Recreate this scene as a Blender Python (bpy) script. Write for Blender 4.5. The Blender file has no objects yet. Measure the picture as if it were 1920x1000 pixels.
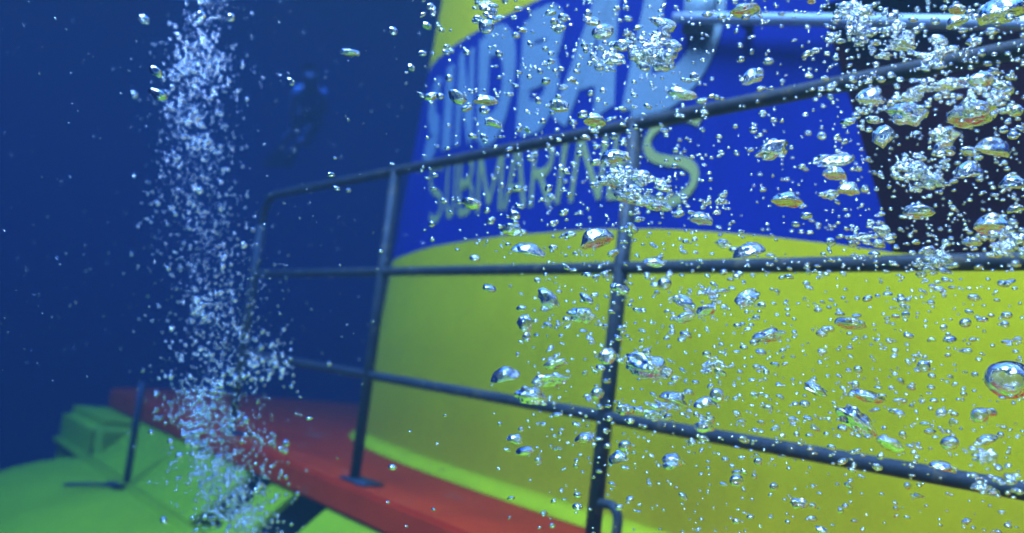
import bpy, bmesh, math, random
import numpy as np
from mathutils import Vector, Matrix, noise
R = math.radians
rng = random.Random(11)
nr = np.random.default_rng(5)
sc = bpy.context.scene
C = sc.collection

# ------------------------------------------------------------------ camera
FPX, PITCH, ROLL = 1663.0, R(6.1), R(6.85)
CAM = Vector((0, 0, .45))
heading, right, upv = Vector((-.8, .6, 0)), Vector((.6, .8, 0)), Vector((0, 0, 1))
fwd = heading*math.cos(PITCH) + upv*math.sin(PITCH)
cup = upv*math.cos(PITCH) - heading*math.sin(PITCH)
sx = right*math.cos(ROLL) + cup*math.sin(ROLL)
sy = cup*math.cos(ROLL) - right*math.sin(ROLL)
cd = bpy.data.cameras.new('camera'); cam = bpy.data.objects.new('camera', cd); C.objects.link(cam)
m = Matrix((sx, sy, -fwd)).transposed().to_4x4(); m.translation = CAM
cam.matrix_world = m
cd.sensor_width = 36; cd.lens = 36*FPX/1920
cd.clip_start = .02; cd.clip_end = 500
cd.dof.use_dof = True; cd.dof.focus_distance = .95; cd.dof.aperture_fstop = 3.3
sc.camera = cam

def at(px, py, d):
    """a point d metres along the view axis on the ray of a photograph pixel"""
    return CAM + (fwd + sx*((px-960)/FPX) + sy*((500-py)/FPX))*d

# ------------------------------------------------------------------ sky, sun, exposure
SUN_E, SUN_V = R(60), Vector((.15, -.988))
w = bpy.data.worlds.new('World'); sc.world = w; w.use_nodes = True
nt = w.node_tree
sky = nt.nodes.new('ShaderNodeTexSky'); sky.sky_type = 'NISHITA'; sky.sun_disc = False
sky.sun_elevation = SUN_E; sky.sun_rotation = math.atan2(SUN_V.x, SUN_V.y)
nt.links.new(sky.outputs[0], nt.nodes['Background'].inputs[0])
nt.nodes['Background'].inputs[1].default_value = .15
sl = bpy.data.lights.new('sun', 'SUN'); sun = bpy.data.objects.new('sun', sl); C.objects.link(sun)
sl.energy = 5.0; sl.angle = R(32); sl.color = (1, 0.8, 0.5)
sv = Vector((SUN_V.x*math.cos(SUN_E), SUN_V.y*math.cos(SUN_E), math.sin(SUN_E))).normalized()
sun.rotation_euler = sv.to_track_quat('Z', 'Y').to_euler()
sc.view_settings.view_transform = 'Standard'; sc.view_settings.look = 'None'
sc.view_settings.exposure = 3.7; sc.view_settings.gamma = 1
cy = sc.cycles if hasattr(sc, 'cycles') else None
sc.render.engine = 'CYCLES'
cy = sc.cycles
cy.use_denoising = True
cy.max_bounces = 14; cy.transmission_bounces = 12; cy.glossy_bounces = 8; cy.diffuse_bounces = 3
cy.volume_bounces = 2; cy.transparent_max_bounces = 16
cy.sample_clamp_indirect = 8; cy.caustics_reflective = False; cy.caustics_refractive = False

# ------------------------------------------------------------------ materials
def mat(name, col, rough=.5, var=.15, scale=6, metal=0, bump=0, bscale=60, spots=None, spec=.5, streak=0):
    m = bpy.data.materials.new(name); m.use_nodes = True
    n, l = m.node_tree.nodes, m.node_tree.links
    b = n['Principled BSDF']
    b.inputs['Roughness'].default_value = rough; b.inputs['Metallic'].default_value = metal
    b.inputs['Specular IOR Level'].default_value = spec
    tc = n.new('ShaderNodeTexCoord')
    nz = n.new('ShaderNodeTexNoise'); nz.inputs['Scale'].default_value = scale
    nz.inputs['Detail'].default_value = 6; nz.inputs['Roughness'].default_value = .62
    l.new(tc.outputs['Object'], nz.inputs['Vector'])
    cr = n.new('ShaderNodeValToRGB'); cr.color_ramp.elements[0].position = .3; cr.color_ramp.elements[1].position = .7
    cr.color_ramp.elements[0].color = (*[c*(1-var) for c in col], 1)
    cr.color_ramp.elements[1].color = (*[min(1, c*(1+var*.6)) for c in col], 1)
    l.new(nz.outputs['Fac'], cr.inputs['Fac'])
    out = cr.outputs['Color']
    if streak:
        mp = n.new('ShaderNodeMapping'); mp.inputs['Scale'].default_value = (11, 11, .7)
        sk = n.new('ShaderNodeTexNoise'); sk.inputs['Scale'].default_value = 1.6; sk.inputs['Detail'].default_value = 7
        l.new(tc.outputs['Object'], mp.inputs['Vector']); l.new(mp.outputs['Vector'], sk.inputs['Vector'])
        kr = n.new('ShaderNodeValToRGB'); kr.color_ramp.elements[0].position = .38; kr.color_ramp.elements[1].position = .62
        kr.color_ramp.elements[0].color = (1-streak, 1-streak, 1-streak, 1)
        l.new(sk.outputs['Fac'], kr.inputs['Fac'])
        mk = n.new('ShaderNodeMix'); mk.data_type = 'RGBA'; mk.blend_type = 'MULTIPLY'; mk.inputs['Factor'].default_value = 1
        l.new(out, mk.inputs['A']); l.new(kr.outputs['Color'], mk.inputs['B']); out = mk.outputs['Result']
    if spots:
        sn = n.new('ShaderNodeTexNoise'); sn.inputs['Scale'].default_value = spots[0]; sn.inputs['Detail'].default_value = 4
        l.new(tc.outputs['Object'], sn.inputs['Vector'])
        sr = n.new('ShaderNodeValToRGB'); sr.color_ramp.elements[0].position = spots[1]; sr.color_ramp.elements[1].position = spots[1]+.06
        l.new(sn.outputs['Fac'], sr.inputs['Fac'])
        mx = n.new('ShaderNodeMix'); mx.data_type = 'RGBA'
        mx.inputs['B'].default_value = (*spots[2], 1)
        l.new(sr.outputs['Color'], mx.inputs['Factor']); l.new(out, mx.inputs['A'])
        out = mx.outputs['Result']
    l.new(out, b.inputs['Base Color'])
    if bump:
        bn = n.new('ShaderNodeTexNoise'); bn.inputs['Scale'].default_value = bscale; bn.inputs['Detail'].default_value = 4
        l.new(tc.outputs['Object'], bn.inputs['Vector'])
        bp = n.new('ShaderNodeBump'); bp.inputs['Strength'].default_value = bump; bp.inputs['Distance'].default_value = .004
        l.new(bn.outputs['Fac'], bp.inputs['Height']); l.new(bp.outputs['Normal'], b.inputs['Normal'])
    return m
M = {
 'yellow': mat('yellow_paint', (.90, .58, .002), .45, .10, 2.2, bump=.2, bscale=4, spec=.08, streak=.05),
 'flare': mat('yellow_flare_paint', (.88, .66, .003), .5, .12, 6, bump=.15, spots=(7, .66, (.08, .08, .02)), spec=.06),
 'blue': mat('blue_paint', (.009, .018, .17), .42, .10, 2.5, bump=.2, bscale=5, spec=.08, streak=.08),
 'pale': mat('pale_letter_paint', (.25, .29, .27), .5, .10, 8),
 'straw': mat('straw_letter_paint', (.50, .42, .09), .5, .12, 8),
 'dark': mat('dark_recess_tone', (.026, .002, .003), .9, .3, 4, spec=0),
 'orange': mat('orange_deck_paint', (.96, .040, .002), .6, .22, 5, bump=.7, bscale=55, spots=(5, .63, (.5, .09, .03)), spec=.06),
 'hull': mat('hull_yellow_paint', (.60, .56, .006), .55, .14, 3, bump=.2, bscale=20, spots=(6, .70, (.14, .17, .02)), spec=.06),
 'rail': mat('weathered_grey_rail', (.048, .043, .036), .5, .35, 18, metal=.0, spec=.2, bump=.4, bscale=70, spots=(26, .60, (.11, .075, .04))),
 'steel': mat('bright_steel', (.80, .82, .84), .22, .10, 10, metal=.6),
 'black': mat('black_cavity', (.010, .014, .008), .9, .2, 4),
 'skin': mat('skin', (.45, .26, .18), .55, .08, 6),
 'hair': mat('dark_hair', (.02, .012, .01), .6, .2, 20),
 'shirt': mat('pale_blue_shirt', (.36, .42, .44), .8, .06, 6),
 'shorts': mat('dark_shorts', (.012, .014, .022), .8, .1, 6),
 'rubber': mat('black_rubber', (.014, .014, .016), .6, .1, 6),
 'sand': mat('sea_floor_sand', (.30, .27, .20), .95, .35, .5, bump=.5, bscale=3),
}
bub = bpy.data.materials.new('air_in_water'); bub.use_nodes = True
_n = bub.node_tree.nodes; _n.remove(_n['Principled BSDF'])
_g = _n.new('ShaderNodeBsdfGlass'); _g.inputs['IOR'].default_value = 1/1.333; _g.inputs['Roughness'].default_value = 0.06
_tc = _n.new('ShaderNodeTexCoord'); _nz = _n.new('ShaderNodeTexNoise'); _nz.inputs['Scale'].default_value = 2.6; _nz.inputs['Detail'].default_value = 1.5
_bp = _n.new('ShaderNodeBump'); _bp.inputs['Strength'].default_value = .10; _bp.inputs['Distance'].default_value = .25
bub.node_tree.links.new(_tc.outputs['Object'], _nz.inputs['Vector']); bub.node_tree.links.new(_nz.outputs['Fac'], _bp.inputs['Height'])
bub.node_tree.links.new(_bp.outputs['Normal'], _g.inputs['Normal'])
_m = _n.new('ShaderNodeBsdfGlossy'); _m.inputs['Roughness'].default_value = .12; _m.inputs['Color'].default_value = (1, .94, .82, 1)
_x = _n.new('ShaderNodeMixShader'); _x.inputs[0].default_value = .20
bub.node_tree.links.new(_bp.outputs['Normal'], _m.inputs['Normal'])
bub.node_tree.links.new(_g.outputs[0], _x.inputs[1]); bub.node_tree.links.new(_m.outputs[0], _x.inputs[2])
bub.node_tree.links.new(_x.outputs[0], _n['Material Output'].inputs['Surface'])
M['bubble'] = bub

# ------------------------------------------------------------------ helpers
def obj(name, verts, faces, m, parent=None, smooth=True, recalc=True):
    me = bpy.data.meshes.new(name); me.from_pydata([tuple(v) for v in verts], [], faces)
    if recalc:
        b = bmesh.new(); b.from_mesh(me); bmesh.ops.recalc_face_normals(b, faces=b.faces); b.to_mesh(me); b.free()
    if smooth:
        me.polygons.foreach_set('use_smooth', [True]*len(me.polygons))
    me.materials.append(M[m] if isinstance(m, str) else m)
    o = bpy.data.objects.new(name, me); C.objects.link(o)
    if parent: o.parent = parent
    return o
def tag(o, label=None, cat=None, group=None, kind=None):
    for k, v in (('label', label), ('category', cat), ('group', group), ('kind', kind)):
        if v: o[k] = v
    return o
def empty(name, loc=(0, 0, 0)):
    o = bpy.data.objects.new(name, None); C.objects.link(o); o.location = loc; return o
def tube(pts, r, n=14, caps=True):
    pts = [Vector(p) for p in pts]; V, F = [], []
    rs = r if isinstance(r, (list, tuple)) else [r]*len(pts)
    ref = None
    for i, p in enumerate(pts):
        t = (pts[min(i+1, len(pts)-1)] - pts[max(i-1, 0)]).normalized()
        if ref is None: ref = t.orthogonal().normalized()
        ref = (ref - t*ref.dot(t)).normalized(); b = t.cross(ref)
        for k in range(n):
            a = 2*math.pi*k/n
            V.append(p + (ref*math.cos(a) + b*math.sin(a))*rs[i])
    for i in range(len(pts)-1):
        for k in range(n):
            F.append((i*n+k, i*n+(k+1) % n, (i+1)*n+(k+1) % n, (i+1)*n+k))
    if caps:
        F.append(tuple(range(n))[::-1]); F.append(tuple((len(pts)-1)*n+k for k in range(n)))
    return V, F
def join(*parts):
    V, F = [], []
    for v, f in parts:
        o = len(V); V += list(v); F += [tuple(i+o for i in q) for q in f]
    return V, F
def bbox(x0, x1, y0, y1, z0, z1, bev=0.0):
    b = bmesh.new(); bmesh.ops.create_cube(b, size=1)
    for v in b.verts:
        v.co = Vector(((x0+x1)/2+v.co.x*(x1-x0), (y0+y1)/2+v.co.y*(y1-y0), (z0+z1)/2+v.co.z*(z1-z0)))
    if bev: bmesh.ops.bevel(b, geom=b.edges[:], offset=bev, segments=5, affect='EDGES')
    b.verts.index_update()
    r = [v.co.copy() for v in b.verts], [tuple(v.index for v in f.verts) for f in b.faces]
    b.free(); return r
def prism(outline, z0, z1, bev=.012):
    b = bmesh.new(); vs = [b.verts.new((x, y, z0)) for x, y in outline]; f = b.faces.new(vs)
    e = bmesh.ops.extrude_face_region(b, geom=[f])
    for v in e['geom']:
        if isinstance(v, bmesh.types.BMVert): v.co.z = z1
    if bev:
        ed = [q for q in b.edges if abs(q.verts[0].co.z-q.verts[1].co.z) < 1e-6]
        bmesh.ops.bevel(b, geom=ed, offset=bev, segments=2, affect='EDGES')
    b.verts.index_update(); b.verts.ensure_lookup_table()
    r = [v.co.copy() for v in b.verts], [tuple(v.index for v in f.verts) for f in b.faces]
    b.free(); return r
def soften(o, ang=40):
    me = o.data
    b = bmesh.new(); b.from_mesh(me)
    for e in b.edges:
        e.smooth = not (len(e.link_faces) == 2 and e.calc_face_angle() > R(ang))
    b.to_mesh(me); b.free()
    return o

# ------------------------------------------------------------------ sea floor far below
V, F = [], []
N = 40
for i in range(N+1):
    for j in range(N+1):
        x, y = -60+120*i/N, -60+120*j/N
        V.append((x, y, -7.5 + .5*noise.noise(Vector((x*.12, y*.12, 1)))))
for i in range(N):
    for j in range(N):
        a = i*(N+1)+j; F.append((a, a+1, a+N+2, a+N+1))
tag(obj('sea_floor', V, F, 'sand'), kind='structure')

# ------------------------------------------------------------------ water surface overhead: clear when looked at steeply, a mirror at a flat angle
ws = bpy.data.materials.new('water_surface'); ws.use_nodes = True
n_, l_ = ws.node_tree.nodes, ws.node_tree.links; n_.remove(n_['Principled BSDF'])
tr, gl, mx, fr = [n_.new('ShaderNode'+t) for t in ('BsdfTransparent', 'BsdfGlossy', 'MixShader', 'Fresnel')]
gl.inputs['Roughness'].default_value = .12; fr.inputs['IOR'].default_value = 1.333
tc, nz, bp = [n_.new('ShaderNode'+t) for t in ('TexCoord', 'TexNoise', 'Bump')]
nz.inputs['Scale'].default_value = .9; nz.inputs['Detail'].default_value = 4
bp.inputs['Strength'].default_value = .35; bp.inputs['Distance'].default_value = .25
l_.new(tc.outputs['Object'], nz.inputs['Vector']); l_.new(nz.outputs['Fac'], bp.inputs['Height'])
l_.new(bp.outputs['Normal'], gl.inputs['Normal']); l_.new(bp.outputs['Normal'], fr.inputs['Normal'])
l_.new(fr.outputs[0], mx.inputs[0]); l_.new(tr.outputs[0], mx.inputs[1]); l_.new(gl.outputs[0], mx.inputs[2]); l_.new(mx.outputs[0], n_['Material Output'].inputs['Surface'])
V, F = [], []
for i in range(61):
    for j in range(61):
        x, y = -60+2*i, -60+2*j
        V.append((x, y, 3.0+.03*noise.noise(Vector((x*.35, y*.35, 4)))))
for i in range(60):
    for j in range(60):
        a = i*61+j; F.append((a, a+61, a+62, a+1))
tag(obj('water_surface', V, F, ws, recalc=False), kind='structure')

# ------------------------------------------------------------------ submarine
sub = empty('submarine', (-1.35, 2.6, 0))
tag(sub, 'yellow and blue passenger submarine with orange deck and railed conning tower', 'submarine')
_root_inv = Matrix.Translation((1.35, -2.6, 0))
def part(name, vf, m, parent, smooth=True, label=None):
    """part built in world coordinates, parented without moving it"""
    o = obj(name, vf[0], vf[1], m, None, smooth)
    o.parent = parent; o.matrix_parent_inverse = _root_inv
    if label: o['label'] = label
    return o
def subpart(name, vf, m, parent, smooth=True, label=None):
    o = obj(name, vf[0], vf[1], m, None, smooth)
    o.parent = parent
    if label: o['label'] = label
    return o

# --- conning tower: a superelliptic plan that narrows upward
TX, TY, TP = -1.35, 2.60, 3.0
def ab(z): return 2.82-.085*z, .745-.03*z
def plan(t, z, grow=0.0):
    """t in 0..1 runs from the far tip along the near side to the other tip; 1..2 returns along the far side"""
    a, b = ab(z); a += grow; b += grow
    th = math.pi*t; c, s = math.cos(th), math.sin(th)
    x = TX - a*math.copysign(abs(c)**(2/TP), c)
    y = TY - b*math.copysign(abs(s)**(2/TP), s)
    return x, y
def t_of_x(x, z):
    a, _ = ab(z); q = max(-1, min(1, (x-TX)/a))
    return math.acos(-math.copysign(abs(q)**(TP/2), q))/math.pi
def wallY(x, z):
    a, b = ab(z); q = min(1, abs(x-TX)/a); return TY-b*(1-q**TP)**(1/TP)
def edge(z): return -1.045-.43*(z-.778)
ZTOP, ZR, ZBT = 2.30, 1.46, 1.825
def zb(x):
    return float(np.interp(x, [-4, -3.5, -3.2, -2.6, -2.1, -1.8, -1.5, -1.24, -1.0, -.6, .5], [.86, .875, .892, .905, .902, .888, .86, .825, .785, .77, .77]))
K1, K2, K3, KB = 80, 16, 16, 60
def cols(z):
    te, t2 = t_of_x(edge(z), z), t_of_x(.3, z)
    t = [te*(i/K1) for i in range(K1)] + [te+(t2-te)*i/K2 for i in range(K2)] + [t2+(1-t2)*i/K3 for i in range(K3)]
    return t + [1+i/KB for i in range(KB)]
NC = K1+K2+K3+KB
def tower_rows(zf, grow=0.0):
    """zf: list of (nominal z, function x->z)"""
    V = []
    for zn, f in zf:
        for t in cols(zn):
            x, y = plan(t, zn, grow); z = f(x)
            x, y = plan(t, z, grow)
            V.append((x, y, z))
    return V
def strip(nrows, skip=None):
    F = []
    for j in range(nrows-1):
        for i in range(NC):
            if skip and skip(i, j): continue
            F.append((j*NC+i, j*NC+(i+1) % NC, (j+1)*NC+(i+1) % NC, (j+1)*NC+i))
    return F
rows = [(u*.86, (lambda u: (lambda x: u*zb(x)))(u)) for u in [0, .06, .12, .2, .3, .4, .5, .6, .7, .8, .9, 1.0]]
tower = part('conning_tower', (tower_rows(rows), strip(len(rows))), 'yellow', sub)
br = [(.86+(ZR-.86)*u, (lambda u: (lambda x: zb(x)+(ZR-zb(x))*u))(u)) for u in [i/10 for i in range(11)]]
br += [(ZR+(ZBT-ZR)*u, (lambda u: (lambda x: ZR+(ZBT-ZR)*u))(u)) for u in (.25, .5, .75, 1.0)]
subpart('blue_band', (tower_rows(br), strip(len(br), lambda i, j: j < 10 and K1 <= i < K1+K2)), 'blue', tower)
ur = [(z, (lambda z: (lambda x: z))(z)) for z in (ZBT, 1.95, 2.1, 2.2, 2.27)]
V = tower_rows(ur); F = strip(len(ur))
base = len(V)                                                        # rounded roof
for g, z in ((-.03, 2.30), (-.09, 2.315)):
    for t in cols(2.3):
        x, y = plan(t, 2.3, g); V.append((x, y, z))
k = len(ur)-1
for j in (k, k+1):
    for i in range(NC): F.append((j*NC+i, j*NC+(i+1) % NC, (j+1)*NC+(i+1) % NC, (j+1)*NC+i))
F.append(tuple((k+2)*NC+i for i in range(NC)))
subpart('upper_panel', (V, F), 'yellow', tower)
# recess: shallow walls and back, all in one near-black tone
V, F = [], []
D = .10
ring = []
for u in [i/10 for i in range(11)]:
    zn = .86+(ZR-.86)*u; t = t_of_x(edge(zn), zn); x, _ = plan(t, zn); z = zb(x)+(ZR-zb(x))*u; x, y = plan(t, z); ring.append((x, y, z))
for i in range(1, K2+1):
    tt = cols(ZR)[K1+i]; x, y = plan(tt, ZR); ring.append((x, y, ZR))
for u in [1-i/10 for i in range(1, 11)]:
    zn = .86+(ZR-.86)*u; tt = cols(zn)[K1+K2]; x, y = plan(tt, zn); z = zb(x)+(ZR-zb(x))*u; x, y = plan(tt, z); ring.append((x, y, z))
for i in range(K2-1, 0, -1):
    tt = cols(.86)[K1+i]; x, y = plan(tt, .86); z = zb(x); x, y = plan(tt, z); ring.append((x, y, z))
n = len(ring)
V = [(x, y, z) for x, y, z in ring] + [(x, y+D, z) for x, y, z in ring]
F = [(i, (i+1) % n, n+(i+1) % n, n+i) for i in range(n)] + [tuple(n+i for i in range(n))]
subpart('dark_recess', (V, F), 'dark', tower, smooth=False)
# bright flared foot of the tower
prof = [(.048, .003), (.046, .009), (.034, .018), (.018, .028), (.006, .038), (.002, .050)]
V, F = [], []
ts = [2*i/220 for i in range(220)]
for g, z in prof:
    for t in ts:
        x, y = plan(t, z, g); V.append((x, y, z))
for j in range(len(prof)-1):
    for i in range(220): F.append((j*220+i, j*220+(i+1) % 220, (j+1)*220+(i+1) % 220, (j+1)*220+i))
subpart('base_flare', (V, F), 'flare', tower)

# --- lettering: strokes laid on the wall, 3 mm thick
def stroke(pts, w0, w1=None):
    """polyline in letter space -> list of quads' corner strips (flat points a, b along the stroke)"""
    w1 = w0 if w1 is None else w1
    P = [Vector(p) for p in pts]; out = []
    for i, p in enumerate(P):
        t = (P[min(i+1, len(P)-1)]-P[max(i-1, 0)]).normalized(); nrm = Vector((-t.y, t.x))
        wv = w0+(w1-w0)*i/(len(P)-1)
        if 0 < i < len(P)-1:
            d1 = (P[i]-P[i-1]).normalized(); c = max(.5, abs(d1.dot(t))); wv = wv/c
        out.append((p+nrm*wv/2, p-nrm*wv/2))
    return out
def arc(cx_, cy_, rx, ry, a0, a1, n=14):
    return [(cx_+rx*math.cos(R(a0+(a1-a0)*i/n)), cy_+ry*math.sin(R(a0+(a1-a0)*i/n))) for i in range(n+1)]
def seg(a, b, n=8): return [(a[0]+(b[0]-a[0])*i/n, a[1]+(b[1]-a[1])*i/n) for i in range(n+1)]
def letter(ch, w):
    """strokes in a unit box; w = stroke width as a share of the box width"""
    h = w/2; wy = min(w*.55, .24); hy = wy/2
    S = []
    if ch == 'S':
        S = [(arc(.5, .74, .5-h, .26-hy, 35, 270, 18)[:-1] + arc(.5, .26, .5-h, .26-hy, 90, -145, 18), w)]
    if ch == 'I': S = [(seg((.5, 0), (.5, 1)), max(w, .85) if w > .3 else 1.0)]
    if ch == 'N': S = [(seg((h, 0), (h, 1)), w), (seg((1-h, 0), (1-h, 1)), w), (seg((h, 1-h*.4), (1-h, h*.4)), w)]
    if ch == 'D': S = [(seg((h, 0), (h, 1)), w), (seg((h, 1-hy), (.45, 1-hy), 4)+arc(.45, .5, .55-h, .5-hy, 90, -90, 22)[1:]+seg((.45, hy), (h, hy), 4)[1:], w)]
    if ch == 'B': S = [(seg((h, 0), (h, 1)), w),
        (seg((h, 1-hy), (.5, 1-hy), 4)+arc(.5, .75, .46-h, .25-hy, 90, -90, 14)[1:]+seg((.5, .5+hy), (h, .5+hy), 3)[1:], w),
        (seg((h, .5-hy*.2), (.5, .5-hy*.2), 4)+arc(.5, .25+.05, .5-h, .30-hy, 90, -90, 14)[1:]+seg((.5, hy), (h, hy), 3)[1:], w)]
    if ch == 'A': S = [(seg((h, 0), (.55, 1)), w), (seg((1-h, 0), (.62, 1)), w), (seg((.25, .32), (.9, .32), 5), wy*1.3)]
    if ch == 'U': S = [(seg((h, 1), (h, .3), 6)+arc(.5, .3, .5-h, .3-hy, 180, 360, 14)[1:]+seg((1-h, .3), (1-h, 1), 6)[1:], w)]
    if ch == 'M': S = [(seg((h, 0), (h, 1)), w), (seg((1-h, 0), (1-h, 1)), w), (seg((h, 1), (.5, .12)), w*.9), (seg((1-h, 1), (.5, .12)), w*.9)]
    if ch == 'R': S = [(seg((h, 0), (h, 1)), w), (seg((h, 1-hy), (.5, 1-hy), 4)+arc(.5, .73, .5-h, .27-hy, 90, -90, 14)[1:]+seg((.5, .46+hy), (h, .46+hy), 3)[1:], w), (seg((.4, .48), (1-h, 0)), w)]
    if ch == 'E': S = [(seg((h, 0), (h, 1)), w)] + [(seg((h, y), (1, y), 5), wy*1.2) for y in (hy, .5, 1-hy)]
    return S
LIFT = [0]
def write(name, spec, m, parent, wdef, label):
    V, F = [], []
    for (ch, bl, br_, tl, tr, z0, z1, w) in spec:
        for pts, ww in letter(ch, w or wdef):
            st = stroke(pts, ww); LIFT[0] = (LIFT[0]+1) % 4
            out = .0030+.0006*LIFT[0]
            def onwall(p, o):
                u, v = p.x, p.y
                x = (bl+(br_-bl)*u)*(1-v)+(tl+(tr-tl)*u)*v; z = z0+(z1-z0)*v
                return (x, wallY(x, z)-o, z)
            b0 = len(V)
            for a, b in st:
                for k in range(5):
                    q = a+(b-a)*k/4; V.append(onwall(q, out))
                V.append(onwall(a, -.001)); V.append(onwall(b, -.001))
            for i in range(len(st)-1):
                s0, s1 = b0+i*7, b0+(i+1)*7
                for k in range(4): F.append((s0+k, s0+k+1, s1+k+1, s1+k))
                F.append((s0+5, s0, s1, s1+5)); F.append((s0+4, s0+6, s1+6, s1+4))
            e = b0+(len(st)-1)*7
            F.append((b0+5, b0+6, b0+4, b0+3, b0+2, b0+1, b0)); F.append((e+5, e, e+1, e+2, e+3, e+4, e+6))
    o = subpart(name, (V, F), m, parent, smooth=False, label=label)
    return o
write('large_lettering', [
 ('S', -3.52, -3.31, -3.54, -3.385, 1.32, 1.69, .30), ('I', -3.26, -3.165, -3.355, -3.27, 1.32, 1.73, .9), ('N', -3.125, -2.965, -3.225, -3.085, 1.32, 1.755, .27),
 ('D', -2.925, -2.69, -3.04, -2.72, 1.31, 1.77, .29), ('B', -2.635, -2.40, -2.69, -2.41, 1.31, 1.755, .30),
 ('A', -2.415, -2.085, -2.36, -2.075, 1.30, 1.765, .29), ('D', -2.045, -1.66, -1.99, -1.655, 1.285, 1.765, .27)],
 'pale', tower, .3, 'large pale blue block letters across the blue band')
write('small_lettering', [
 ('S', -3.28, -3.14, -3.36, -3.21, 1.0, 1.27, .12), ('U', -3.11, -3.02, -3.17, -3.08, 1.01, 1.265, .15), ('B', -2.99, -2.87, -3.05, -2.93, 1.01, 1.26, .13),
 ('M', -2.84, -2.655, -2.885, -2.70, 1.005, 1.255, .10), ('A', -2.645, -2.50, -2.68, -2.55, 1.005, 1.25, .13), ('R', -2.475, -2.345, -2.50, -2.38, 1.0, 1.245, .14),
 ('I', -2.322, -2.301, -2.322, -2.298, 1.0, 1.24, None), ('N', -2.25, -2.09, -2.245, -2.095, 1.0, 1.24, .12), ('E', -2.06, -1.965, -2.055, -1.96, .995, 1.235, .15),
 ('S', -1.925, -1.69, -1.92, -1.665, .955, 1.235, .11)],
 'straw', tower, .13, 'thin straw coloured letters below the large word')

# --- bright grab bar across the recess, on a mounting plate and stand-offs
def gb(x):
    z = 1.517-.262*(x+1.78); return (x, wallY(x, z)-.055, z)
gbar = subpart('grab_bar', tube([gb(-1.80+i*.12) for i in range(18)], .0175), 'steel', tower)
p = gb(-1.74)
o = subpart('mounting_plate', bbox(p[0]-.06, p[0]+.05, p[1]+.022, p[1]+.052, p[2]-.03, p[2]+.12, .008), 'pale', tower)
for xs in (-1.56, .24):
    p = gb(xs); subpart('bar_bracket', tube([p, (p[0], p[1]+.055, p[2]-.01)], .013, 10), 'rail', tower)

# --- deck plate
def rr(x0, x1, y0, y1, r, n=10):
    out = []
    for cx_, cy_, a0 in ((x1-r, y1-r, 0), (x0+r, y1-r, 90), (x0+r, y0+r, 180), (x1-r, y0+r, 270)):
        out += [(cx_+r*math.cos(R(a0+90*i/n)), cy_+r*math.sin(R(a0+90*i/n))) for i in range(n+1)]
    return out
deck = soften(part('deck', prism(rr(-6.05, 2.6, 1.385, 3.82, .45), -.095, 0, .010), 'orange', sub))

# --- ballast tank beside the hull, with domed ends
def capsule(x0, x1, y, z, r, dome, n=56):
    prof = [(x0-dome*math.sin(R(90*(1-i/9))), r*math.cos(R(90*(1-i/9)))) for i in range(10)]
    xs = [x0+(x1-x0)*i/30 for i in range(1, 30)]
    prof += [(x, r) for x in xs]
    prof += [(x1+dome*math.sin(R(90*i/9)), r*math.cos(R(90*i/9))) for i in range(10)]
    prof = [(a, max(b, .002)) for a, b in prof]
    V, F = [], []
    for x, q in prof:
        for k in range(n):
            a = 2*math.pi*k/n; V.append((x, y+q*math.cos(a), z+q*math.sin(a)))
    for i in range(len(prof)-1):
        for k in range(n): F.append((i*n+k, i*n+(k+1) % n, (i+1)*n+(k+1) % n, (i+1)*n+k))
    F.append(tuple(range(n))); F.append(tuple((len(prof)-1)*n+k for k in range(n)))
    return V, F
tank = part('ballast_tank', capsule(-5.0, 2.4, 1.165, -1.30, 1.0, .22), 'hull', sub)
part('pressure_hull', capsule(-6.2, 2.6, 2.65, -1.45, 1.25, .9), 'hull', sub)
# oval drain slot on the tank
V, F = [], []
n = 28
for kk, (g, dz) in enumerate(((1.0, .006), (.86, .006), (.80, -.004))):
    for i in range(n):
        a = 2*math.pi*i/n
        x, y = -3.50+.13*g*math.cos(a), .60+.055*g*math.sin(a)
        V.append((x, y, -1.30+math.sqrt(1-(y-1.165)**2)+dz))
for j in (0, 1):
    for i in range(n): F.append((j*n+i, j*n+(i+1) % n, (j+1)*n+(i+1) % n, (j+1)*n+i))
F.append(tuple(2*n+i for i in range(n)))
subpart('drain_slot', (V, F), 'black', tank)
# --- fairing between tank and deck: panels with dark flooding openings between them
fair = part('fairing', bbox(-5.8, 2.3, 1.52, 1.56, -.40, -.097), 'black', sub, smooth=False)  # black backing sheet: the dark of the interior put into its colour
def fpanel(x0, x1):
    A, B = (1.15, -.318), (1.40, -.100)
    nrm = Vector((0, -(B[1]-A[1]), (B[0]-A[0]))).normalized()*.02
    V = []
    for x in (x0, x1):
        for (y, z) in (A, B):
            V.append(Vector((x, y, z))); V.append(Vector((x, y, z))-nrm)
    F = [(0, 4, 6, 2), (1, 3, 7, 5), (0, 1, 5, 4), (2, 6, 7, 3), (0, 2, 3, 1), (4, 5, 7, 6)]
    return V, F
for x0, x1 in ((-5.0, -3.40), (-3.18, -2.98), (-2.72, -2.2), (-1.8, -1.2), (-.8, 2.3)):
    subpart('fairing_panel', fpanel(x0, x1), 'hull', fair, smooth=False)
# lower lip of the openings
subpart('lower_lip', bbox(-5.7, 2.3, 1.13, 1.19, -.325, -.285, .008), 'hull', fair)
# --- thruster housing beyond the tank
th = soften(part('thruster_housing', bbox(-5.75, -4.93, 1.16, 1.52, -.66, -.105, .05), 'hull', sub), 60)

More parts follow.
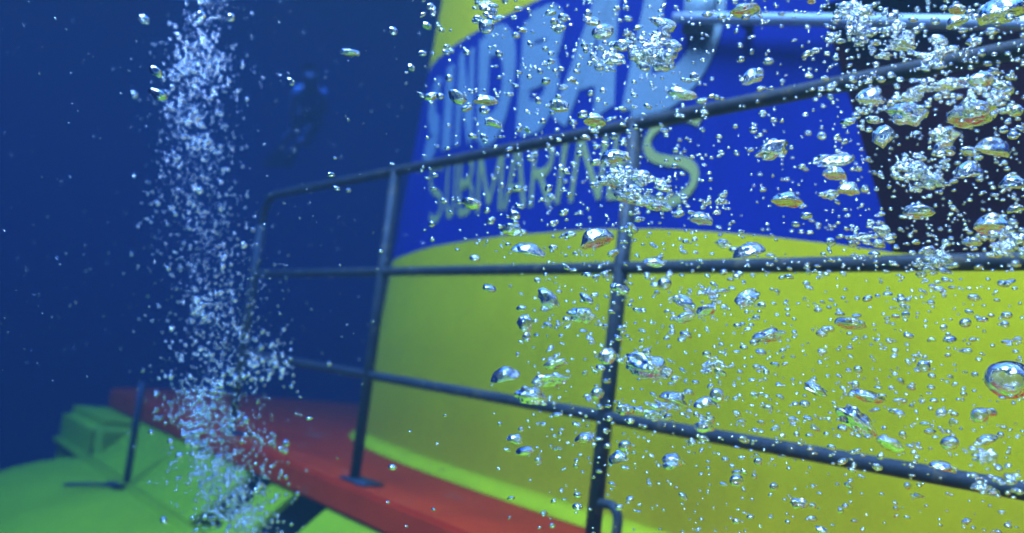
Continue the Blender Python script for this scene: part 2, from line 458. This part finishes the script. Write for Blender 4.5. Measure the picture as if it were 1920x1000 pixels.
# --- railing
RY = 1.453
FARX = -3.82
def bend():
    pts = [(1.6-i*.4, RY, 1.05) for i in range(13)]
    pts = [p for p in pts if p[0] > FARX+.14]
    for i in range(9):
        a = R(90*i/8); pts.append((FARX+.10-.10*math.sin(a), RY, .95+.10*math.cos(a)))
    pts.append((FARX, RY, .90))
    return pts
railing = part('railing', tube(bend(), .0165), 'rail', sub, label='weathered grey tubular deck railing')
for z in (.70, .35):
    subpart('rail', tube([(1.6-i*.4, RY, z) for i in range(13)]+[(FARX, RY, z)], .0150), 'rail', railing)
pj = bbox(-.075, .075, -.045, .045, .001, .011, .003)
for x in (.79, -.36, -1.51, -2.66, FARX):
    topz = 1.05 if x != FARX else .92
    subpart('post', tube([(x, RY, .012), (x, RY, .5), (x, RY, topz)], .0185), 'rail', railing)
    V, F = pj; subpart('foot_plate', ([v+Vector((x+.04, RY+.005, 0)) for v in V], F), 'rail', railing)
x = -1.51
subpart('foot_loop', tube([(x, RY, .155), (x+.035, RY, .158)]+[(x+.045+.03*math.sin(R(a)), RY, .128+.03*math.cos(R(a))) for a in (0, 22, 45, 68, 90)]+[(x+.075, RY, .06), (x+.075, RY, .004)], .0115), 'rail', railing)

# --- short mooring post on the tank, with a thin dark bar laid as its cast shadow
zt = -.30
mp = part('mooring_post', tube([(-4.20, 1.16, zt-.02), (-4.20, 1.16, zt+.25), (-4.20, 1.16, zt+.46)], .016), 'rail', sub)
subpart('post_shadow_bar', tube([at(118, 909, 3.78), at(180, 909, 3.83), at(238, 912, 3.87)], .008), 'rail', mp)
subpart('foot_plate', bbox(-4.28, -4.12, 1.09, 1.21, zt-.02, zt+.008, .004), 'rail', mp)

# ------------------------------------------------------------------ diver far off in the water
def skin(name, pts, edges, rad, m, parent, sub=2):
    me = bpy.data.meshes.new(name); me.from_pydata([tuple(p) for p in pts], edges, [])
    o = bpy.data.objects.new(name, me); C.objects.link(o)
    o.modifiers.new('skin', 'SKIN').use_smooth_shade = True
    for i, r_ in enumerate(rad): me.skin_vertices[0].data[i].radius = (r_, r_) if not isinstance(r_, tuple) else r_
    me.skin_vertices[0].data[0].use_root = True
    s = o.modifiers.new('sub', 'SUBSURF'); s.levels = s.render_levels = sub
    me.materials.append(M[m]); o.parent = parent
    return o
HB = at(584, 208, 7.7)                                                 # pelvis
diver = empty('person', HB)
tag(diver, 'swimmer in a pale shirt and dark shorts hovering faintly in the blue water', 'person')
vs, vu, vf = right.copy(), upv.copy(), heading.copy()
def dp(a, b, c): return vs*a+vu*b+vf*c                                # right, up, away from the camera
J = [dp(0, 0, 0), dp(.0, .14, -.02), dp(-.01, .30, -.04), dp(-.01, .42, -.04), dp(-.02, .50, -.04), dp(-.03, .60, -.05), dp(-.03, .71, -.06),   # 0-6 spine, head
     dp(.14, .40, -.02), dp(.20, .16, -.10), dp(.08, .02, -.26), dp(.03, .0, -.33),      # 7-10 arm across the front
     dp(-.17, .40, -.05), dp(-.22, .13, -.12), dp(-.20, -.08, -.24), dp(-.19, -.16, -.28),  # 11-14 arm hanging
     dp(.09, -.05, 0), dp(.02, -.34, -.28), dp(-.14, -.62, -.02), dp(-.17, -.69, -.06),   # 15-18 leg
     dp(-.09, -.05, 0), dp(-.22, -.33, -.22), dp(-.33, -.66, .0), dp(-.36, -.72, -.05)]   # 19-22 leg
E_ = [(0, 1), (1, 2), (2, 3), (3, 4), (4, 5), (5, 6), (3, 7), (7, 8), (8, 9), (9, 10), (3, 11), (11, 12), (12, 13), (13, 14),
      (0, 15), (15, 16), (16, 17), (17, 18), (0, 19), (19, 20), (20, 21), (21, 22)]
RD = [(.15, .11), (.14, .10), (.17, .11), (.13, .09), .055, .095, .085, .06, .045, .034, .036, .06, .045, .034, .036, .095, .068, .042, .045, .095, .068, .042, .045]
def fingers(wrist, tip):
    d = (tip-wrist).normalized(); s = d.orthogonal().normalized()
    for i, (off, ln) in enumerate(((-.03, .075), (-.01, .085), (.01, .08), (.03, .065), (.045, .04))):
        b0 = len(J); root = tip+s*off*.8 if i < 4 else wrist+(tip-wrist)*.5+s*.03
        J.extend([root+d*.02, root+d*(.02+ln*.6)+s*off*.3, root+d*(.02+ln)+s*off*.3+vf*.012]); RD.extend([.011, .010, .008])
        yield b0
for wr, tp in ((9, 10), (13, 14)):
    for b0 in fingers(J[wr], J[tp]): E_.extend([(tp, b0), (b0, b0+1), (b0+1, b0+2)])
body = skin('body', J, E_, RD, 'skin', diver)
skin('shirt', [dp(0, .03, 0), J[1], J[2], J[3], J[7], J[7]+(J[8]-J[7])*.5, J[11], J[11]+(J[12]-J[11])*.5], [(0, 1), (1, 2), (2, 3), (3, 4), (4, 5), (3, 6), (6, 7)],
     [(.165, .125), (.155, .115), (.185, .125), (.14, .10), .075, .065, .075, .065], 'shirt', diver)
skin('shorts', [dp(0, -.01, 0), J[15], J[15]+(J[16]-J[15])*.75, J[19], J[19]+(J[20]-J[19])*.75, dp(0, .06, 0)], [(0, 1), (1, 2), (0, 3), (3, 4), (0, 5)], [(.17, .13), .115, .09, .115, .09, (.165, .125)], 'shorts', diver)
skin('hair', [J[5]+dp(0, .06, .035), J[5]+dp(0, .10, .03), J[5]+dp(0, .0, .06)], [(0, 1), (0, 2)], [.098, .085, .075], 'hair', diver)
for a in (18, 22):
    q, kn = J[a], J[a-1]
    d = (q-kn).normalized()
    V = []
    for i, (l, wd) in enumerate(((-.06, .04), (.08, .055), (.22, .085), (.38, .105), (.42, .09))):
        c = q+d*l+vf*.05*l
        for s_, dz in ((-1, .008), (1, .008), (1, -.008), (-1, -.008)): V.append(c+vs*wd*s_+vf*dz)
    F = [(0, 1, 2, 3), (16, 17, 18, 19)]
    for i in range(4):
        for k in range(4): F.append((i*4+k, i*4+(k+1) % 4, i*4+4+(k+1) % 4, i*4+4+k))
    obj('fin', V, F, 'rubber', diver, smooth=False)

diver.rotation_mode = 'QUATERNION'
from mathutils import Quaternion
diver.rotation_quaternion = Quaternion(vs, R(60)) @ Quaternion(vf, R(8)); diver.scale = (.64,)*3

# ------------------------------------------------------------------ bubbles
def ico(sub):
    b = bmesh.new(); bmesh.ops.create_icosphere(b, subdivisions=sub, radius=1); b.verts.index_update()
    V = np.array([v.co[:] for v in b.verts]); F = np.array([[v.index for v in f.verts] for f in b.faces]); b.free(); return V, F
I1, I2, I3, I4 = ico(1), ico(2), ico(3), ico(4)
def blob(kind, seed, base=I3):
    """unit air bubble: 'round', 'flat' (lens), 'cap' (domed top, hollowed underside), 'lump' (irregular, wobbling)"""
    V, F = base; out = []
    for v in V:
        v = Vector(v)
        amp, fr = {'round': (.05, 1.2), 'flat': (.16, 1.5), 'cap': (.14, 1.6), 'lump': (.34, 1.7)}[kind]
        r = 1+amp*noise.noise(v*fr+Vector((seed*7.3, seed*3.1, 0)))*1.4+amp*.35*noise.noise(v*fr*2.4+Vector((seed, 0, seed*5)))
        p = v*r
        if kind == 'round': p.z *= .88
        if kind == 'flat': p.z *= .46
        if kind == 'cap':
            p.z = p.z*.75 if p.z > 0 else p.z*.22
            p.z -= .22*max(0, 1-(p.x**2+p.y**2))*(1 if v.z < 0 else 0)*-1
        if kind == 'lump': p.z *= .55; p.x *= 1.1
        out.append(p)
    me = bpy.data.meshes.new('bubble'); me.from_pydata([tuple(p) for p in out], [], [tuple(int(i) for i in f) for f in F])
    me.polygons.foreach_set('use_smooth', [True]*len(me.polygons)); me.materials.append(bub)
    return me
SHAPES = {k: [blob(k, s+1) for s in range(n)] for k, n in (('round', 3), ('flat', 6), ('cap', 5), ('lump', 7))}
SHAPES_L = {k: [blob(k, s+31, I4) for s in range(n)] for k, n in (('round', 2), ('flat', 3), ('cap', 3), ('lump', 4))}
PXM = 1/FPX
TILT = ROLL
count = [0]
WORD = {'round': 'rounded', 'flat': 'flattened lens-shaped', 'cap': 'dome-topped', 'lump': 'irregular wobbling'}
def region(px, py):
    if px < 780 and py > 640: return 'over the dim red deck'
    if px < 780: return 'in the open blue water'
    if px > 1600 and py < 490: return 'in front of the dark recess'
    if py < 440: return 'in front of the blue lettered band'
    return 'in front of the yellow lower wall'
def bubble(px, py, wpx, hpx=None, kind=None, tilt=0, d=None, label=None):
    d = d or rng.uniform(.74, 1.2)
    kind = kind or rng.choices(('flat', 'lump', 'cap', 'round'), (.36, .30, .2, .14))[0]
    big = wpx > 38
    me = rng.choice((SHAPES_L if big else SHAPES)[kind])
    o = bpy.data.objects.new('air_bubble', me); C.objects.link(o)
    o.location = at(px, py, d)
    s = wpx*.5*d*PXM
    nat = {'round': .88, 'flat': .46, 'cap': .48, 'lump': .55}[kind]
    sz = s if hpx is None else s*(hpx/wpx)/nat
    o.scale = (s, s*rng.uniform(.8, 1.1), sz)
    o.rotation_euler = (rng.uniform(-.25, .25), tilt if tilt else rng.gauss(0, .28), math.atan2(right.y, right.x)+rng.uniform(-.35, .35))
    reg = region(px, py)
    size = 'large' if wpx >= 38 else 'mid-sized' if wpx >= 22 else 'small'
    tag(o, label or f'{size} {WORD[kind]} silvery air bubble {reg}', 'bubble', None if label else f'air bubbles {reg}')
    if label: o['group'] = f'air bubbles {reg}'
    count[0] += 1
    return o
def cluster(px, py, wpx, hpx, n, d, label, seed):
    """a clump of merged bubbles: one lumpy sheet of air with many small ones stuck to it"""
    r2 = random.Random(seed); VV, FF = [], []
    def add(base, c, sc3, sd, amp=.25):
        V, F = base; o0 = sum(len(q) for q in VV)
        P = np.array([np.array(Vector(v)*(1+amp*noise.noise(Vector(v)*1.9+Vector((sd, sd*2, 0))))) for v in V])*np.array(sc3)+np.array(c)
        VV.append(P); FF.append(F+o0)
    sw, sh = wpx*.5*d*PXM, hpx*.5*d*PXM
    for k in range(max(2, n//14)):
        q = (r2.uniform(-.55, .55)*sw, r2.uniform(-.4, .4)*sw, r2.uniform(-.45, .45)*sh)
        add(I4, q, (sw*r2.uniform(.2, .38), sw*r2.uniform(.18, .3), sh*r2.uniform(.2, .4)), seed+k, .55)
    for k in range(int(n*.7)):
        a, rr_ = r2.uniform(0, 2*math.pi), math.sqrt(r2.random())
        q = (math.cos(a)*rr_*sw, r2.gauss(0, .3)*sw, math.sin(a)*rr_*sh)
        s = min(sw, sh)*r2.uniform(.10, .30)
        add(I2, q, (s*r2.uniform(.9, 1.6), s, s*r2.uniform(.6, 1)), seed+k*3, .3)
    me = bpy.data.meshes.new('bubble_cluster'); V = np.concatenate(VV); F = np.concatenate(FF)
    me.from_pydata(V.tolist(), [], F.tolist()); me.polygons.foreach_set('use_smooth', [True]*len(me.polygons)); me.materials.append(bub)
    o = bpy.data.objects.new('bubble_cluster', me); C.objects.link(o)
    o.location = at(px, py, d); o.rotation_euler = (0, r2.uniform(-.15, .15), math.atan2(right.y, right.x))
    tag(o, label, 'bubble cluster')
    return o
CL = [
 (1185, 350, 150, 74, 60, .95, 'foamy crinkled bubble clump in front of the railing post at the band'),
 (1225, 85, 90, 90, 60, .95, 'round loose clump of bubbles over the pale letters near the last D'),
 (1130, 105, 70, 60, 34, .95, 'small bubble clump over the big pale letter A'),
 (1240, 380, 170, 40, 40, 1.0, 'stringy bubble trail hanging below the foamy clump by the post'),
 (1605, 45, 70, 90, 60, .85, 'tall foamy bubble clump across the bright steel grab bar'),
 (1690, 50, 70, 50, 34, .85, 'bubble clump on the grab bar just right of the tall foamy clump'),
 (1660, 90, 130, 30, 44, .85, 'long flat string of bubbles just under the grab bar'),
 (1760, 100, 70, 60, 30, .80, 'bubble clump below the top rail near the frame corner with orange tint'),
 (1750, 175, 170, 50, 60, .80, 'longest frothy raft of bubbles in front of the dark recess'),
 (1850, 190, 90, 60, 44, .78, 'frothy bubble clump at the end of the long raft'),
 (1715, 325, 120, 60, 56, .80, 'big domed clump of merged bubbles in the middle of the dark recess'),
 (1630, 440, 90, 50, 40, .90, 'bubble clump where the blue band meets the dark recess'),
 (1740, 490, 90, 56, 44, .85, 'bubble clump on the middle rail under the dark recess'),
 (1890, 460, 90, 70, 40, .75, 'bubble clump at the frame edge above the middle rail'),
 (1330, 548, 90, 26, 26, 1.0, 'thin string of bubbles just below the middle rail'),
 (1340, 690, 60, 40, 26, 1.0, 'loose bubble clump in the middle of the yellow wall'),
 (1840, 855, 70, 60, 14, .70, 'group of stuck bubbles above the lower rail near the frame edge'),
 (1870, 905, 110, 50, 34, .75, 'bubble clump sitting across the lower rail at the frame edge'),
 (915, 25, 60, 70, 26, 1.0, 'loose bubble clump at the top of the yellow upper panel'),
 (1340, 385, 80, 36, 22, 1.0, 'loose string of bubbles between the last small letter and the recess'),
 (1230, 770, 90, 40, 26, 1.0, 'loose bubble clump on the lower rail right of the post'),
]
for i, c in enumerate(CL): cluster(*c, seed=40+i)
EX = [  # px, py, w, h, kind, tilt, label
 (1893, 712, 84, 72, 'round', .05, 'biggest round silver bubble, cut by the frame edge over the yellow wall'),
 (1216, 688, 72, 42, 'lump', .1, 'large wrinkled bubble right of the railing post over the yellow wall'),
 (948, 710, 54, 28, 'cap', 0, 'crescent-shaped dark-rimmed bubble alone above the lower rail'),
 (958, 430, 42, 22, 'flat', -.15, 'bright white bubble on the edge between blue band and yellow wall'),
 (990, 475, 62, 24, 'cap', .1, 'long dome bubble with yellow belly just above the middle rail'),
 (1405, 477, 58, 28, 'cap', 0, 'large dome-topped bubble above the middle rail, right of the post'),
 (1120, 455, 62, 36, 'cap', -.3, 'tilted dark bubble with yellow belly beside the railing post'),
 (655, 99, 40, 15, 'flat', -.05, 'long yellowish bubble alone in the blue water near the top'),
 (296, 177, 38, 16, 'flat', .25, 'yellow-bellied bubble in the upper part of the plume'),
 (292, 134, 28, 16, 'flat', .4, 'dark-topped bubble in the upper part of the plume'),
 (268, 36, 20, 15, 'lump', 0, 'small yellowish bubble at top left beside the plume'),
 (432, 33, 17, 17, 'round', 0, 'small yellowish bubble at the top right of the plume'),
 (376, 28, 20, 14, 'flat', .2, None), (545, 153, 17, 13, 'flat', .6, 'small tilted bubble beside the faint swimmer'),
 (736, 58, 19, 16, 'round', 0, None), (771, 127, 17, 12, 'flat', .5, None), (808, 181, 28, 15, 'flat', -.3, None), (858, 183, 36, 18, 'flat', .5, None),
 (910, 192, 46, 18, 'cap', 0, 'wide dome bubble over the first pale letters'), (925, 230, 36, 14, 'flat', .3, None), (810, 20, 13, 26, 'lump', 0, None), (912, 50, 30, 27, 'round', 0, None),
 (1412, 152, 42, 28, 'cap', 0, 'round dark-rimmed bubble on blue paint above the top rail'), (1448, 282, 50, 30, 'lump', -.4, None), (1475, 380, 56, 24, 'cap', .05, None), (1398, 20, 54, 13, 'flat', 0, None),
 (995, 742, 46, 32, 'lump', .2, None), (1033, 714, 56, 20, 'lump', -.2, None), (1040, 683, 36, 16, 'lump', -.4, None), (965, 829, 32, 20, 'cap', .2, None), (985, 846, 33, 17, 'flat', -.25, None),
 (988, 632, 17, 18, 'round', 0, None), (985, 606, 26, 28, 'lump', .2, None), (1028, 562, 38, 26, 'lump', .8, None), (918, 541, 27, 14, 'flat', .3, None), (1090, 592, 46, 26, 'lump', 0, None),
 (1100, 561, 30, 15, 'flat', .6, None), (1140, 668, 32, 26, 'lump', -.5, None), (1120, 738, 26, 22, 'round', 0, None), (1097, 828, 38, 20, 'cap', -.1, None), (1160, 866, 38, 26, 'cap', -.3, None), (1172, 836, 26, 20, 'round', 0, None),
 (1260, 868, 38, 24, 'cap', .1, None), (1172, 768, 30, 22, 'lump', 0, None), (1262, 755, 56, 26, 'cap', .3, None), (1322, 762, 44, 22, 'cap', -.2, None), (1320, 800, 32, 20, 'lump', 0, None),
 (1400, 560, 38, 26, 'lump', -.4, None), (1283, 574, 46, 24, 'cap', .3, None), (1285, 596, 40, 18, 'flat', 0, None), (1325, 582, 34, 20, 'lump', -.4, None), (1440, 630, 50, 22, 'lump', 0, None), (1594, 607, 56, 18, 'flat', .1, None),
 (1628, 743, 62, 22, 'flat', .2, 'bright white lens bubble in the middle of the yellow wall'), (1607, 790, 66, 38, 'lump', .6, 'large blue-tinted triangular bubble below the white lens bubble'), (1668, 833, 52, 22, 'flat', .35, None),
 (1781, 831, 34, 26, 'round', -.2, 'oval silver bubble above the lower rail, short of the frame edge'), (1500, 944, 30, 20, 'lump', 0, None), (1765, 880, 48, 20, 'cap', .15, None), (1530, 730, 40, 20, 'lump', .3, None),
 (1810, 606, 22, 18, 'round', 0, None), (1880, 30, 84, 46, 'cap', -.2, 'largest dome bubble in the top corner over the dark recess'), (1700, 215, 60, 34, 'lump', .1, None), (1825, 215, 84, 36, 'flat', .05, 'bright white lens bubble in front of the dark recess'),
 (1840, 150, 50, 26, 'flat', -.1, None), (1630, 190, 50, 32, 'cap', .1, None), (1565, 330, 40, 22, 'cap', .2, None), (1590, 360, 40, 24, 'cap', .1, None), (1815, 330, 50, 34, 'cap', 0, None), (1900, 350, 50, 30, 'cap', 0, None),
 (1770, 285, 40, 26, 'cap', .1, None), (1860, 285, 60, 36, 'cap', .2, None), (1655, 255, 34, 40, 'lump', .3, None), (1570, 300, 60, 20, 'lump', -.4, None), (1860, 430, 60, 40, 'cap', .2, None), (1880, 170, 40, 24, 'flat', .2, None),
 (1280, 177, 54, 20, 'flat', 0, None), (1115, 230, 40, 22, 'cap', .1, None), (1048, 198, 40, 24, 'flat', .1, None), (885, 382, 36, 18, 'flat', .2, None), (1170, 85, 36, 20, 'flat', -.1, None),
 (1155, 300, 56, 26, 'cap', -.25, None), (1315, 415, 44, 22, 'cap', .1, None), (1110, 40, 30, 16, 'lump', 0, None), (1130, 60, 44, 26, 'round', 0, None),
]
for px, py, w_, h_, k_, t_, lb in EX:
    bubble(px, py, w_, h_, k_, t_, rng.uniform(.78, 1.1) if px > 780 else rng.uniform(1.0, 1.3), lb)
def dens(px, py):
    if px < 790: return 0
    v = .25+.75*min(1, (px-790)/260)
    if py > 480 and px < 1000: v *= .25*max(0, (px-880)/120) if px > 880 else 0
    if py < 470 and px > 1540: v *= 1.6
    if py > 880: v *= .45
    if 1330 < px < 1540 and 40 < py < 420: v *= .55
    return v
def sample(f, vmax):
    while True:
        px, py = rng.uniform(0, 1920), rng.uniform(0, 1000)
        if rng.random()*vmax < f(px, py): return px, py
while count[0] < 300:
    px, py = sample(dens, 1.7)
    w_ = min(40, 12*math.exp(abs(rng.gauss(0, .42))))
    if px > 1560 and py < 480: w_ *= 1.35
    bubble(px, py, w_)
def swarm(name, items, base, m, label, group, e=.65):
    """many fine bubbles nobody could count, as one mesh; items: (centre, radius)"""
    V0, F0 = base; VV, FF = [], []
    for k, (c, s) in enumerate(items):
        sc3 = np.array([s*rng.uniform(.85, .85+e), s*rng.uniform(.85, .85+e), s*rng.uniform(.95-e*.6, .95)])
        a = rng.uniform(0, 6.28); ca, sa = math.cos(a), math.sin(a)
        t = rng.gauss(0, .35); ct, st_ = math.cos(t), math.sin(t)
        P = V0*sc3
        P = P @ np.array([[ct, 0, -st_], [0, 1, 0], [st_, 0, ct]]) @ np.array([[ca, sa, 0], [-sa, ca, 0], [0, 0, 1]])
        VV.append(P+np.array(c)); FF.append(F0+k*len(V0))
    V, F = np.concatenate(VV), np.concatenate(FF)
    me = bpy.data.meshes.new(name); me.from_pydata(V.tolist(), [], F.tolist())
    me.polygons.foreach_set('use_smooth', [True]*len(me.polygons)); me.materials.append(m)
    o = bpy.data.objects.new(name, me); C.objects.link(o)
    return tag(o, label, 'bubbles', None, 'stuff')
items = []
for k in range(3400):
    px, py = sample(lambda x, y: dens(x, y)+(.02 if x > 480 else .0), 1.7)
    d = rng.uniform(.72, 1.3); w_ = min(16, 4.4*math.exp(abs(rng.gauss(0, .55))))
    items.append((at(px, py, d), w_*.5*d*PXM))
for k in range(420):                                                  # stray specks across the open water
    px, py = rng.uniform(0, 800), rng.uniform(0, 720); d = rng.uniform(.8, 2.2)
    items.append((at(px, py, d), rng.choice((1.2, 1.6, 2.2, 3.2))*.6*d*PXM))
swarm('bubble_spray', items, I2, bub, 'spray of fine air bubbles drifting in front of the conning tower', None)
def plume_c(py):
    return float(np.interp(py, [0, 50, 250, 400, 560, 680, 760, 880, 1000], [395, 375, 362, 378, 398, 425, 400, 415, 455])), \
           float(np.interp(py, [0, 60, 150, 250, 400, 560, 680, 800, 900, 1000], [46, 62, 88, 80, 94, 104, 120, 112, 100, 88]))
items = []
while len(items) < 2900:
    py = rng.uniform(-30, 1010)
    dn = float(np.interp(py, [-30, 60, 100, 300, 620, 700, 800, 1010], [.25, .4, .85, .7, .7, .9, 1.0, .9]))
    if rng.random() > dn: continue
    c, hw = plume_c(py); px = c+rng.gauss(0, .52)*hw
    px += 14*noise.noise(Vector((py*.02, 0, 3)))
    d = 1.6+rng.gauss(0, .06)
    k = .5+.8*abs(noise.noise(Vector((px*.02, py*.02, 9)))*1.6)
    w_ = min(15, 3.6*math.exp(abs(rng.gauss(0, .5)))*(1.0+.35*(py > 700))*k)
    items.append((at(px, py, d), w_*.5*d*PXM))
for cx_, cy_, rx, ry, n_ in ((375, 770, 70, 55, 230), (445, 950, 60, 60, 300), (500, 680, 50, 50, 120), (385, 570, 40, 50, 90), (365, 130, 50, 60, 120), (400, 880, 55, 40, 120)):
    for k in range(int(n_*.55)):
        px, py = cx_+rng.gauss(0, .5)*rx, cy_+rng.gauss(0, .5)*ry; d = 1.6+rng.gauss(0, .05)
        items.append((at(px, py, d), min(16, 4.2*math.exp(abs(rng.gauss(0, .5))))*.5*d*PXM))
swarm('bubble_plume', items, I2, bub, 'tall column of fine white bubbles rising beside the hull', None, .25)

# ------------------------------------------------------------------ the water's own haze
b = bbox(-58, 40, -40, 58, -9, 3.12)
hz = obj('haze', b[0], b[1], bub, None, False)
hm = bpy.data.materials.new('water_haze'); hm.use_nodes = True
hn = hm.node_tree.nodes; hn.remove(hn['Principled BSDF'])
pv = hn.new('ShaderNodeVolumePrincipled')
pv.inputs['Color'].default_value = (0.0075, 0.0133, 0.0168, 1)
pv.inputs['Absorption Color'].default_value = (0.0115, 0.1644, 0.5871, 1)
pv.inputs['Density'].default_value = .75; pv.inputs['Anisotropy'].default_value = .0
hm.node_tree.links.new(pv.outputs[0], hn['Material Output'].inputs['Volume'])
hz.data.materials.clear(); hz.data.materials.append(hm)
tag(hz, 'clear blue sea water fading into the distance', 'water', None, 'stuff')
